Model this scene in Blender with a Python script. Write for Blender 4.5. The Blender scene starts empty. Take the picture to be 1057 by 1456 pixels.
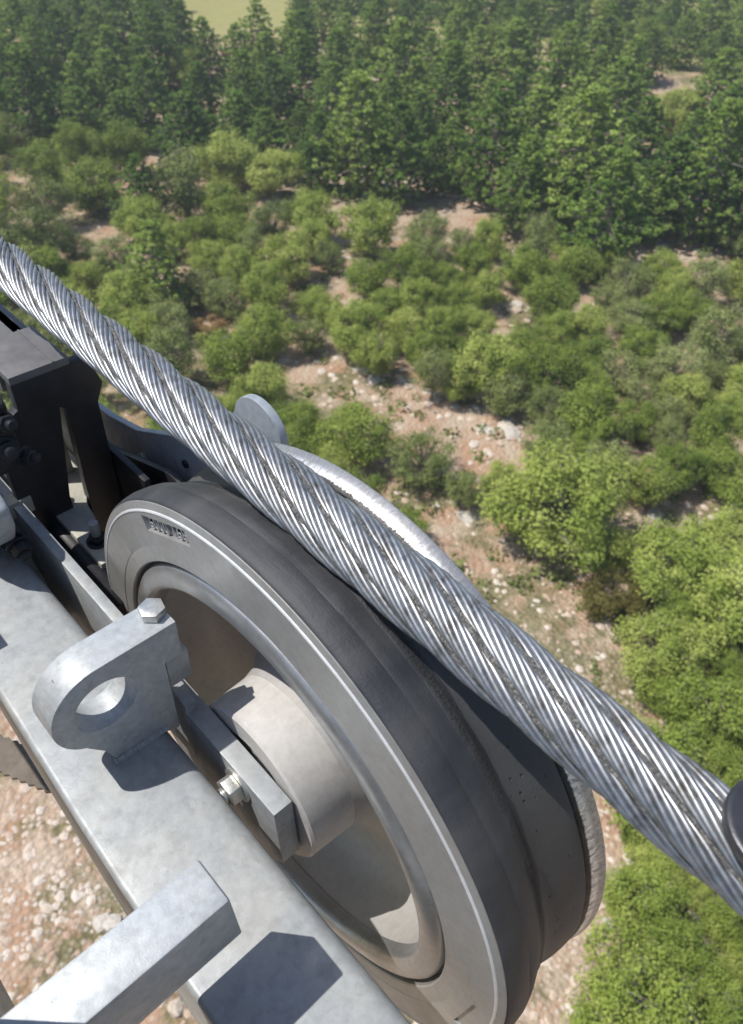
import bpy, bmesh, math, random
from mathutils import Vector, Matrix, Euler
R = math.radians
rnd = random.Random(11)
sc = bpy.context.scene
C = sc.collection

# ------------------------------------------------------------------ camera
cam_d = bpy.data.cameras.new('camera'); cam = bpy.data.objects.new('camera', cam_d); C.objects.link(cam)
cam_d.sensor_fit = 'VERTICAL'; cam_d.sensor_height = 36; cam_d.lens = 27.72
cam_d.clip_start = 0.02; cam_d.clip_end = 6000
CAMM = Matrix(((0.729231, 0.448539, -0.516754), (-0.683262, 0.518239, -0.514375), (0.037085, 0.728177, 0.684386)))
CAMP = Vector((-0.17667, -0.28199, 0.60573))
cam.matrix_world = Matrix.Translation(CAMP) @ CAMM.to_4x4()
cam_d.dof.use_dof = True; cam_d.dof.focus_distance = 0.62; cam_d.dof.aperture_fstop = 12.0
sc.camera = cam
sc.render.resolution_x = 743; sc.render.resolution_y = 1024

# ------------------------------------------------------------------ light
w = bpy.data.worlds.new('World'); sc.world = w; w.use_nodes = True
wn = w.node_tree; bg = wn.nodes['Background']
sky = wn.nodes.new('ShaderNodeTexSky'); sky.sky_type = 'NISHITA'; sky.sun_disc = False
SUN = Vector((-0.40, 0.40, 1.0)).normalized()
sky.sun_elevation = math.asin(SUN.z); sky.sun_rotation = math.atan2(SUN.x, SUN.y)
sky.altitude = 600; sky.dust_density = 1.5
wn.links.new(sky.outputs[0], bg.inputs[0]); bg.inputs[1].default_value = 0.13
sd = bpy.data.lights.new('sun', 'SUN'); sd.energy = 4.6; sd.angle = R(0.55); sd.color = (1.0, 0.955, 0.88)
so = bpy.data.objects.new('sun', sd); C.objects.link(so)
so.rotation_euler = SUN.to_track_quat('Z', 'Y').to_euler(); so.location = (0, 0, 30)
sc.view_settings.view_transform = 'Standard'; sc.view_settings.look = 'None'
sc.view_settings.exposure = 0.0; sc.view_settings.gamma = 1.0; sc.view_settings.use_curve_mapping = False

# ------------------------------------------------------------------ materials
def mat(name, color, rough=0.6, metal=0.0, spec=0.5):
    m = bpy.data.materials.new(name); m.use_nodes = True
    b = m.node_tree.nodes['Principled BSDF']
    b.inputs['Base Color'].default_value = (*color, 1); b.inputs['Roughness'].default_value = rough
    b.inputs['Metallic'].default_value = metal; b.inputs['Specular IOR Level'].default_value = spec
    return m
class NT:
    def __init__(s, m): s.t = m.node_tree; s.b = s.t.nodes['Principled BSDF']
    def n(s, ty, **k):
        x = s.t.nodes.new(ty)
        for a, v in k.items():
            if a in x.inputs.keys() if isinstance(a, str) and a[0].isupper() else False: x.inputs[a].default_value = v
            else: setattr(x, a, v)
        return x
    def l(s, a, b): s.t.links.new(a, b)
    def coord(s, kind='Object', scale=(1, 1, 1)):
        c = s.n('ShaderNodeTexCoord'); m = s.n('ShaderNodeMapping'); m.inputs['Scale'].default_value = scale
        s.l(c.outputs[kind], m.inputs['Vector']); return m.outputs[0]
    def noise(s, vec, scale, detail=4, rough=0.55, dist=0.0):
        x = s.n('ShaderNodeTexNoise'); x.inputs['Scale'].default_value = scale; x.inputs['Detail'].default_value = detail
        x.inputs['Roughness'].default_value = rough; x.inputs['Distortion'].default_value = dist
        s.l(vec, x.inputs['Vector']); return x.outputs['Fac']
    def vor(s, vec, scale, feature='F1', out='Distance', rand=1.0):
        x = s.n('ShaderNodeTexVoronoi'); x.feature = feature; x.inputs['Scale'].default_value = scale
        x.inputs['Randomness'].default_value = rand; s.l(vec, x.inputs['Vector']); return x.outputs[out]
    def ramp(s, fac, stops, interp='LINEAR'):
        x = s.n('ShaderNodeValToRGB'); x.color_ramp.interpolation = interp
        e = x.color_ramp.elements
        while len(e) < len(stops): e.new(0.5)
        for k, (p, c) in enumerate(stops):
            e[k].position = p; e[k].color = (*c, 1) if not isinstance(c, float) else (c, c, c, 1)
        s.l(fac, x.inputs[0]); return x.outputs[0]
    def mix(s, fac, a, b, mode='MIX'):
        x = s.n('ShaderNodeMix'); x.data_type = 'RGBA'; x.blend_type = mode
        for v, i in ((fac, 0), (a, 6), (b, 7)):
            if hasattr(v, 'links') or hasattr(v, 'is_linked'): s.l(v, x.inputs[i])
            else: x.inputs[i].default_value = v if i == 0 else (*v, 1)
        return x.outputs[2]
    def math(s, op, a, b=0.0, clamp=False):
        x = s.n('ShaderNodeMath'); x.operation = op; x.use_clamp = clamp
        for v, i in ((a, 0), (b, 1)):
            if hasattr(v, 'is_linked'): s.l(v, x.inputs[i])
            else: x.inputs[i].default_value = v
        return x.outputs[0]
    def bump(s, h, strength=0.3, dist=0.001, prev=None):
        x = s.n('ShaderNodeBump'); x.inputs['Strength'].default_value = strength; x.inputs['Distance'].default_value = dist
        s.l(h, x.inputs['Height'])
        if prev is not None: s.l(prev, x.inputs['Normal'])
        return x.outputs[0]
    def set(s, **k):
        for a, v in k.items(): s.l(v, s.b.inputs[{'col': 'Base Color', 'rough': 'Roughness', 'metal': 'Metallic', 'normal': 'Normal'}[a]])

def galvanised(name, base=(0.345, 0.37, 0.395), metal=0.2, rough=0.5, tint=(0.40, 0.41, 0.405), scale=1.0):
    m = mat(name, base, rough, metal); g = NT(m); v = g.coord()
    sp = g.vor(v, 190 * scale, out='Color'); bw = g.n('ShaderNodeRGBToBW'); g.l(sp, bw.inputs[0])
    spang = g.ramp(bw.outputs[0], [(0.0, 0.93), (1.0, 1.05)])
    big = g.noise(v, 16 * scale, 6, 0.6); c = g.mix(g.ramp(big, [(0.35, 0.0), (0.68, 1.0)]), base, tint)
    c = g.mix(1.0, c, spang, 'MULTIPLY')
    c = g.mix(0.5, c, g.ramp(g.noise(v, 95 * scale, 3, 0.5, 0.8), [(0.36, 0.86), (0.62, 1.10)]), 'MULTIPLY')
    dirt = g.ramp(g.noise(v, 60 * scale, 8, 0.7), [(0.30, 0.72), (0.50, 1.0)])
    c = g.mix(0.75, c, dirt, 'MULTIPLY')
    sx = g.ramp(g.noise(g.coord(scale=(1, 0.25, 1)), 420, 2), [(0.72, 0.0), (0.76, 1.0)])
    c = g.mix(sx, c, (0.28, 0.27, 0.25))
    st = g.ramp(g.noise(g.coord(scale=(1, .35, 1)), 26, 8, .78, .5), [(0.63, 0.0), (0.70, 0.5)])
    c = g.mix(st, c, (0.27, 0.235, 0.18))
    fine = g.noise(v, 900, 3)
    g.set(col=c, rough=g.ramp(g.noise(v, 45 * scale, 5), [(0.3, rough - 0.10), (0.7, rough + 0.14)]))
    g.set(normal=g.bump(fine, 0.16, 0.0006, g.bump(big, 0.35, 0.002)))
    return m
M = {}
M['zinc'] = galvanised('galvanised_steel')
M['zinc_light'] = galvanised('fresh_galvanised_steel', (0.43, 0.465, 0.50), 0.25, 0.50, (0.47, 0.49, 0.50), 1.4)
M['zinc_warm'] = galvanised('weathered_galvanised_steel', (0.42, 0.42, 0.38), 0.15, 0.6, (0.50, 0.48, 0.40))
M['bolt'] = galvanised('zinc_plated_bolt', (0.56, 0.59, 0.60), 0.75, 0.36, (0.58, 0.57, 0.52), 2.0)

def alu(name, base, rough, metal, streak=True, stain=(0.30, 0.26, 0.21)):
    m = mat(name, base, rough, metal); g = NT(m); v = g.coord()
    c = g.mix(g.ramp(g.noise(v, 9, 6, 0.62), [(0.42, 0.0), (0.72, 0.55)]), base, stain)
    c = g.mix(0.5, c, g.ramp(g.noise(v, 130, 6, 0.65), [(0.32, 0.78), (0.6, 1.05)]), 'MULTIPLY')
    sp = g.ramp(g.vor(v, 260), [(0.02, 1.0), (0.05, 0.0)]); c = g.mix(g.math('MULTIPLY', sp, 0.35), c, (0.16, 0.15, 0.14))
    h = g.noise(v, 600, 4, 0.6)
    if streak:   # turning marks run round the axle
        sy = g.n('ShaderNodeSeparateXYZ'); g.l(v, sy.inputs[0])
        rad = g.math('SQRT', g.math('ADD', g.math('MULTIPLY', sy.outputs[1], sy.outputs[1]), g.math('MULTIPLY', sy.outputs[2], sy.outputs[2])))
        cb = g.n('ShaderNodeCombineXYZ'); g.l(rad, cb.inputs[0]); g.l(g.math('MULTIPLY', sy.outputs[0], 1.0), cb.inputs[1])
        rn = g.noise(cb.outputs[0], 520, 3, 0.7); c = g.mix(0.5, c, g.ramp(rn, [(0.3, 0.86), (0.7, 1.08)]), 'MULTIPLY')
        h = g.math('ADD', h, g.math('MULTIPLY', rn, 0.8))
        ar = g.noise(g.coord(scale=(1, 1, 1)), 3.0, 3, .5); c = g.mix(g.ramp(g.noise(g.coord(scale=(3, 9, 1.5)), 30, 6, .75), [(0.66, 0.0), (0.72, 0.35)]), c, (0.17, 0.15, 0.13))
    g.set(col=c, rough=g.ramp(g.noise(v, 30, 5), [(0.3, rough - 0.08), (0.7, rough + 0.12)]), normal=g.bump(h, 0.14, 0.0005))
    return m
M['flange'] = alu('machined_aluminium_flange', (0.41, 0.41, 0.405), 0.46, 0.45)
M['ring'] = alu('turned_aluminium_ring', (0.44, 0.45, 0.46), 0.34, 0.75)
M['hub'] = alu('cast_aluminium_hub', (0.60, 0.585, 0.565), 0.62, 0.15, False, stain=(0.38, 0.36, 0.34))
M['web'] = alu('cast_aluminium_web', (0.42, 0.41, 0.40), 0.6, 0.15, False, stain=(0.33, 0.31, 0.29))
M['edge'] = alu('sunlit_rim_edge', (0.85, 0.86, 0.87), 0.34, 0.35, False, (0.6, 0.6, 0.6))  # near-white base: the sunlit chamfer highlight is painted into the colour
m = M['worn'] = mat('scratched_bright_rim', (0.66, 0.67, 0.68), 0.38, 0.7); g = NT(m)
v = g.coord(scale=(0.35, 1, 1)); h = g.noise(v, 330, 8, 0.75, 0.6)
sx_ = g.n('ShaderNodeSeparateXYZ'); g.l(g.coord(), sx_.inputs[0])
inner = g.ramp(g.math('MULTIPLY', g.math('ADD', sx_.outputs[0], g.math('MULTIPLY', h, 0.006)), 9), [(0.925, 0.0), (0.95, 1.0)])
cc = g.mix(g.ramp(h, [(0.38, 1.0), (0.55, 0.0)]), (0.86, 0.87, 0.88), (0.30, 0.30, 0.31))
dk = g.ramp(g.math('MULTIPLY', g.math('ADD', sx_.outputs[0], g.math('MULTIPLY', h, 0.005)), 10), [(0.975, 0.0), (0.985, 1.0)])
cc = g.mix(dk, (0.05, 0.05, 0.052), cc)  # near-black inner strip: rope shadow painted into the colour, along with dirt
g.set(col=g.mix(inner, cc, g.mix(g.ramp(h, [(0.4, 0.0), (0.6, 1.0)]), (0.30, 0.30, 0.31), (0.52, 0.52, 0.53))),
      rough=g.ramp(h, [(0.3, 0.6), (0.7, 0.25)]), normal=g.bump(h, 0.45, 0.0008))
# rubber liner: x in object space runs across the tread
m = M['rubber'] = mat('black_rubber_liner', (0.06, 0.06, 0.062), 0.6, 0.0, 0.45); g = NT(m)
v = g.coord(); sx = g.n('ShaderNodeSeparateXYZ'); g.l(v, sx.inputs[0]); X = sx.outputs[0]
wob = g.math('ADD', X, g.math('MULTIPLY', g.math('SUBTRACT', g.noise(v, 40, 5), 0.5), 0.006))
pit_mask = g.ramp(g.math('MULTIPLY', wob, 10), [(0.50, 0.0), (0.54, 1.0), (0.80, 1.0), (0.86, 0.0)])
ridge = g.ramp(g.math('MULTIPLY', wob, 10), [(0.40, 0.0), (0.445, 1.0), (0.485, 1.0), (0.53, 0.0)])
fine = g.noise(v, 480, 6, 0.7); rough_n = g.noise(v, 1100, 5, 0.8)
pits = g.ramp(g.vor(g.coord(scale=(1, 0.7, 0.7)), 170), [(0.07, 0.0), (0.19, 1.0)])
pm = g.math('MULTIPLY', g.ramp(g.noise(v, 55, 3), [(0.46, 0.0), (0.56, 1.0)]), pit_mask)
pith = g.math('SUBTRACT', 1.0, g.math('MULTIPLY', pm, g.math('SUBTRACT', 1.0, pits)))
dust = g.noise(g.coord(scale=(0.35, 1, 1)), 22, 6, 0.6)
c = g.mix(g.ramp(dust, [(0.35, 0.0), (0.75, 1.0)]), (0.036, 0.039, 0.046), (0.085, 0.086, 0.090))
c = g.mix(g.math('MULTIPLY', pit_mask, 0.35), c, (0.085, 0.08, 0.074))
c = g.mix(g.math('MULTIPLY', ridge, g.ramp(g.noise(v, 650, 3, .6), [(0.44, 0.0), (0.56, 0.95)])), c, (0.032, 0.032, 0.035))
c = g.mix(g.math('MULTIPLY', pm, g.math('SUBTRACT', 1.0, pits)), c, (0.02, 0.02, 0.02))
nb = g.bump(pith, 0.9, 0.0014); nb = g.bump(fine, 0.35, 0.0011, nb); nb = g.bump(g.noise(g.coord(scale=(2.5, .4, .4)), 60, 6, 0.7), 0.35, 0.002, nb)
nb = g.bump(g.math('MULTIPLY', g.noise(v, 520, 5, .7), ridge), 1.0, 0.005, nb)
g.set(col=c, normal=nb, rough=g.ramp(dust, [(0.3, 0.48), (0.7, 0.68)]))
m = M['wire'] = mat('drawn_steel_wire', (0.60, 0.62, 0.65), 0.27, 0.95); g = NT(m); v = g.coord()
h = g.noise(v, 95, 5, 0.65); oi = g.n('ShaderNodeObjectInfo')
c = g.mix(g.ramp(h, [(0.50, 0.0), (0.70, 1.0)]), (0.43, 0.445, 0.47), (0.20, 0.197, 0.19))
c = g.mix(g.math('MULTIPLY', oi.outputs['Random'], 0.35), c, (0.30, 0.29, 0.27))
g.set(col=c, rough=g.ramp(g.noise(v, 260, 4), [(0.3, 0.36), (0.75, 0.56)]), normal=g.bump(g.noise(v, 700, 2), 0.10, 0.0003))
m = M['grease'] = mat('dried_grease', (0.06, 0.06, 0.055), 0.75, 0.0); g = NT(m); v = g.coord()
h = g.noise(v, 650, 5, 0.75)
g.set(col=g.ramp(h, [(0.36, (0.03, 0.03, 0.03)), (0.50, (0.16, 0.157, 0.15)), (0.66, (0.42, 0.41, 0.38))]), normal=g.bump(h, 1.0, 0.002))
m = M['black'] = mat('black_painted_steel', (0.035, 0.036, 0.040), 0.48); g = NT(m); v = g.coord()
h = g.noise(v, 40, 7, 0.7)
g.set(col=g.mix(g.ramp(h, [(0.45, 0.0), (0.8, 1.0)]), (0.014, 0.015, 0.019), (0.040, 0.039, 0.042)), rough=g.ramp(h, [(0.3, 0.38), (0.7, 0.62)]),
      normal=g.bump(g.noise(v, 500, 4), 0.2, 0.0006))
m = M['darktop'] = mat('dusty_grey_painted_steel', (0.16, 0.16, 0.17), 0.5); g = NT(m); v = g.coord()
h = g.noise(v, 50, 7, 0.7); sp = g.ramp(g.vor(v, 75), [(0.035, 1.0), (0.07, 0.0)])
c = g.mix(g.ramp(h, [(0.35, 0.0), (0.7, 1.0)]), (0.115, 0.115, 0.125), (0.175, 0.168, 0.165))
g.set(col=g.mix(g.math('MULTIPLY', sp, 0.5), c, (0.4, 0.4, 0.4)), rough=g.ramp(h, [(0.3, 0.4), (0.7, 0.62)]), normal=g.bump(g.noise(v, 500, 4), 0.2, 0.0006))
M['catch'] = alu('dark_burnished_steel', (0.12, 0.125, 0.14), 0.34, 0.8, stain=(0.10, 0.09, 0.09))
M['bluegrey'] = galvanised('blue_grey_plate', (0.31, 0.36, 0.42), 0.15, 0.5, (0.37, 0.41, 0.46))
M['rust'] = galvanised('brown_weathered_steel', (0.20, 0.165, 0.13), 0.1, 0.7, (0.13, 0.11, 0.09))

# ------------------------------------------------------------------ helpers
def tag(o, label=None, cat=None, group=None, kind=None):
    for k, v in (('label', label), ('category', cat), ('group', group), ('kind', kind)):
        if v: o[k] = v
    return o
def empty(name, loc=(0, 0, 0), **k):
    o = bpy.data.objects.new(name, None); o.empty_display_size = 0.05; C.objects.link(o); o.location = loc
    return tag(o, **k)
def link(name, me, m, parent=None, smooth=False, ang=None):
    if m is not None: me.materials.append(m)
    o = bpy.data.objects.new(name, me); C.objects.link(o)
    if parent:
        o.parent = parent
        pw = Vector((0, 0, 0)); q = parent
        while q: pw += q.location; q = q.parent
        o.location = -pw
    if smooth:
        for p in me.polygons: p.use_smooth = True
    if ang is not None:
        me.set_sharp_from_angle(angle=R(ang))
    return o
def mesh(name, vs, fs):
    me = bpy.data.meshes.new(name); me.from_pydata(vs, [], fs); me.update(); return me
def bevel(me, wd, seg=2, ang=35):
    bm = bmesh.new(); bm.from_mesh(me)
    bmesh.ops.recalc_face_normals(bm, faces=bm.faces)
    es = [e for e in bm.edges if len(e.link_faces) == 2 and e.calc_face_angle(0) > R(ang)]
    bmesh.ops.bevel(bm, geom=es, offset=wd, segments=seg, profile=0.6, affect='EDGES', clamp_overlap=True)
    bm.to_mesh(me); bm.free()
    for p in me.polygons: p.use_smooth = True
    me.set_sharp_from_angle(angle=R(30))
    return me
def prism(poly, axis, a, b, holes=()):
    """poly in the two remaining axes, extruded from a to b along axis"""
    cu = bpy.data.curves.new('c', 'CURVE'); cu.dimensions = '2D'; cu.fill_mode = 'BOTH'; cu.extrude = abs(b - a) / 2
    for pl in (poly, *holes):
        s = cu.splines.new('POLY'); s.points.add(len(pl) - 1); s.use_cyclic_u = True
        for p, q in zip(s.points, pl): p.co = (q[0], q[1], 0, 1)
    o = bpy.data.objects.new('t', cu); me = bpy.data.meshes.new_from_object(o)
    bpy.data.objects.remove(o); bpy.data.curves.remove(cu)
    mid = (a + b) / 2
    for v in me.vertices:
        x, y, z = v.co
        v.co = {0: (mid + z, x, y), 1: (x, mid + z, y), 2: (x, y, mid + z)}[axis]
    bm = bmesh.new(); bm.from_mesh(me); bmesh.ops.remove_doubles(bm, verts=bm.verts, dist=1e-6)
    bmesh.ops.recalc_face_normals(bm, faces=bm.faces)
    bmesh.ops.dissolve_limit(bm, angle_limit=0.01, verts=bm.verts, edges=bm.edges)
    bm.to_mesh(me); bm.free(); return me
def box(x0, x1, y0, y1, z0, z1):
    v = [(x, y, z) for x in (x0, x1) for y in (y0, y1) for z in (z0, z1)]
    return mesh('box', v, [(0, 1, 3, 2), (4, 6, 7, 5), (0, 4, 5, 1), (2, 3, 7, 6), (0, 2, 6, 4), (1, 5, 7, 3)])
def part(name, me, m, parent, bv=0.0, seg=2):
    if bv: bevel(me, bv, seg)
    return link(name, me, M[m] if isinstance(m, str) else m, parent)
def circle(cx, cy, r, n=32, a0=0, a1=360):
    full = abs(a1 - a0) >= 360
    return [(cx + r * math.cos(R(a0 + (a1 - a0) * k / (n if full else n - 1))), cy + r * math.sin(R(a0 + (a1 - a0) * k / (n if full else n - 1)))) for k in range(n)]
def lathe(prof, n=256, closed=True, mod=None):
    """revolve (x, r) profile about the X axis"""
    vs, fs = [], []; k = len(prof)
    for i in range(n):
        a = 2 * math.pi * i / n
        for j, (x, r) in enumerate(prof):
            if mod: x, r = mod(j, x, r, a)
            vs.append((x, r * math.cos(a), r * math.sin(a)))
    for i in range(n):
        i2 = (i + 1) % n
        for j in range(k if closed else k - 1):
            j2 = (j + 1) % k
            fs.append((i * k + j, i * k + j2, i2 * k + j2, i2 * k + j))
    me = mesh('lathe', vs, fs)
    bm = bmesh.new(); bm.from_mesh(me); bmesh.ops.recalc_face_normals(bm, faces=bm.faces); bm.to_mesh(me); bm.free()
    return me
def hexbolt(parent, c, d, r, h, m='bolt', name='bolt_head', washer=True, dome=False, tip=0.0, rot=0.0):
    """hex head centred at c growing along unit vector d"""
    d = Vector(d).normalized(); q = Vector((0, 0, 1)).rotation_difference(d).to_matrix().to_4x4()
    T = Matrix.Translation(Vector(c)) @ q @ Matrix.Rotation(rot, 4, 'Z')
    me = prism(circle(0, 0, r, 6), 2, 0, h); bevel(me, r * 0.09, 2, 20); me.transform(T)
    o = part(name, me, m, parent)
    if washer:
        me = prism(circle(0, 0, r * 1.28, 32), 2, -r * 0.22, -0.0002); bevel(me, r * 0.05); me.transform(T); part('washer', me, m, parent)
    if tip:
        me = prism(circle(0, 0, r * 0.55, 24), 2, h + 0.0002, h + tip); bevel(me, r * 0.12); me.transform(T); part('bolt_shank', me, m, parent)
    return o
NAMED = [('o',19.52,9.83,5.26,4.47),('o',25.43,8.27,2.61,2.48),('j',18.52,13.24,2.17,1.73),('j',18.07,15.28,2.89,2.45),('o',17.11,17.89,3.24,2.76),('o',16.02,20.31,2.62,2.1),('o',24.29,17.3,3.64,3.64),('j',22.4,18.75,2.35,3.06),('o',25.45,12.41,3.38,2.71),('o',26.63,15.56,3.42,3.08),('s',18.14,6.21,2.34,1.87),('o',20.27,5.41,3.81,3.24),('o',16.8,3.92,2.92,2.33),('o',23.08,5.15,3.29,2.63),('o',15.89,1.58,3.03,2.72),('o',26.73,6.45,1.52,1.37),('b',18.24,29.93,1.99,1.39),('b',17.77,2.84,0.97,0.58)]
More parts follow.
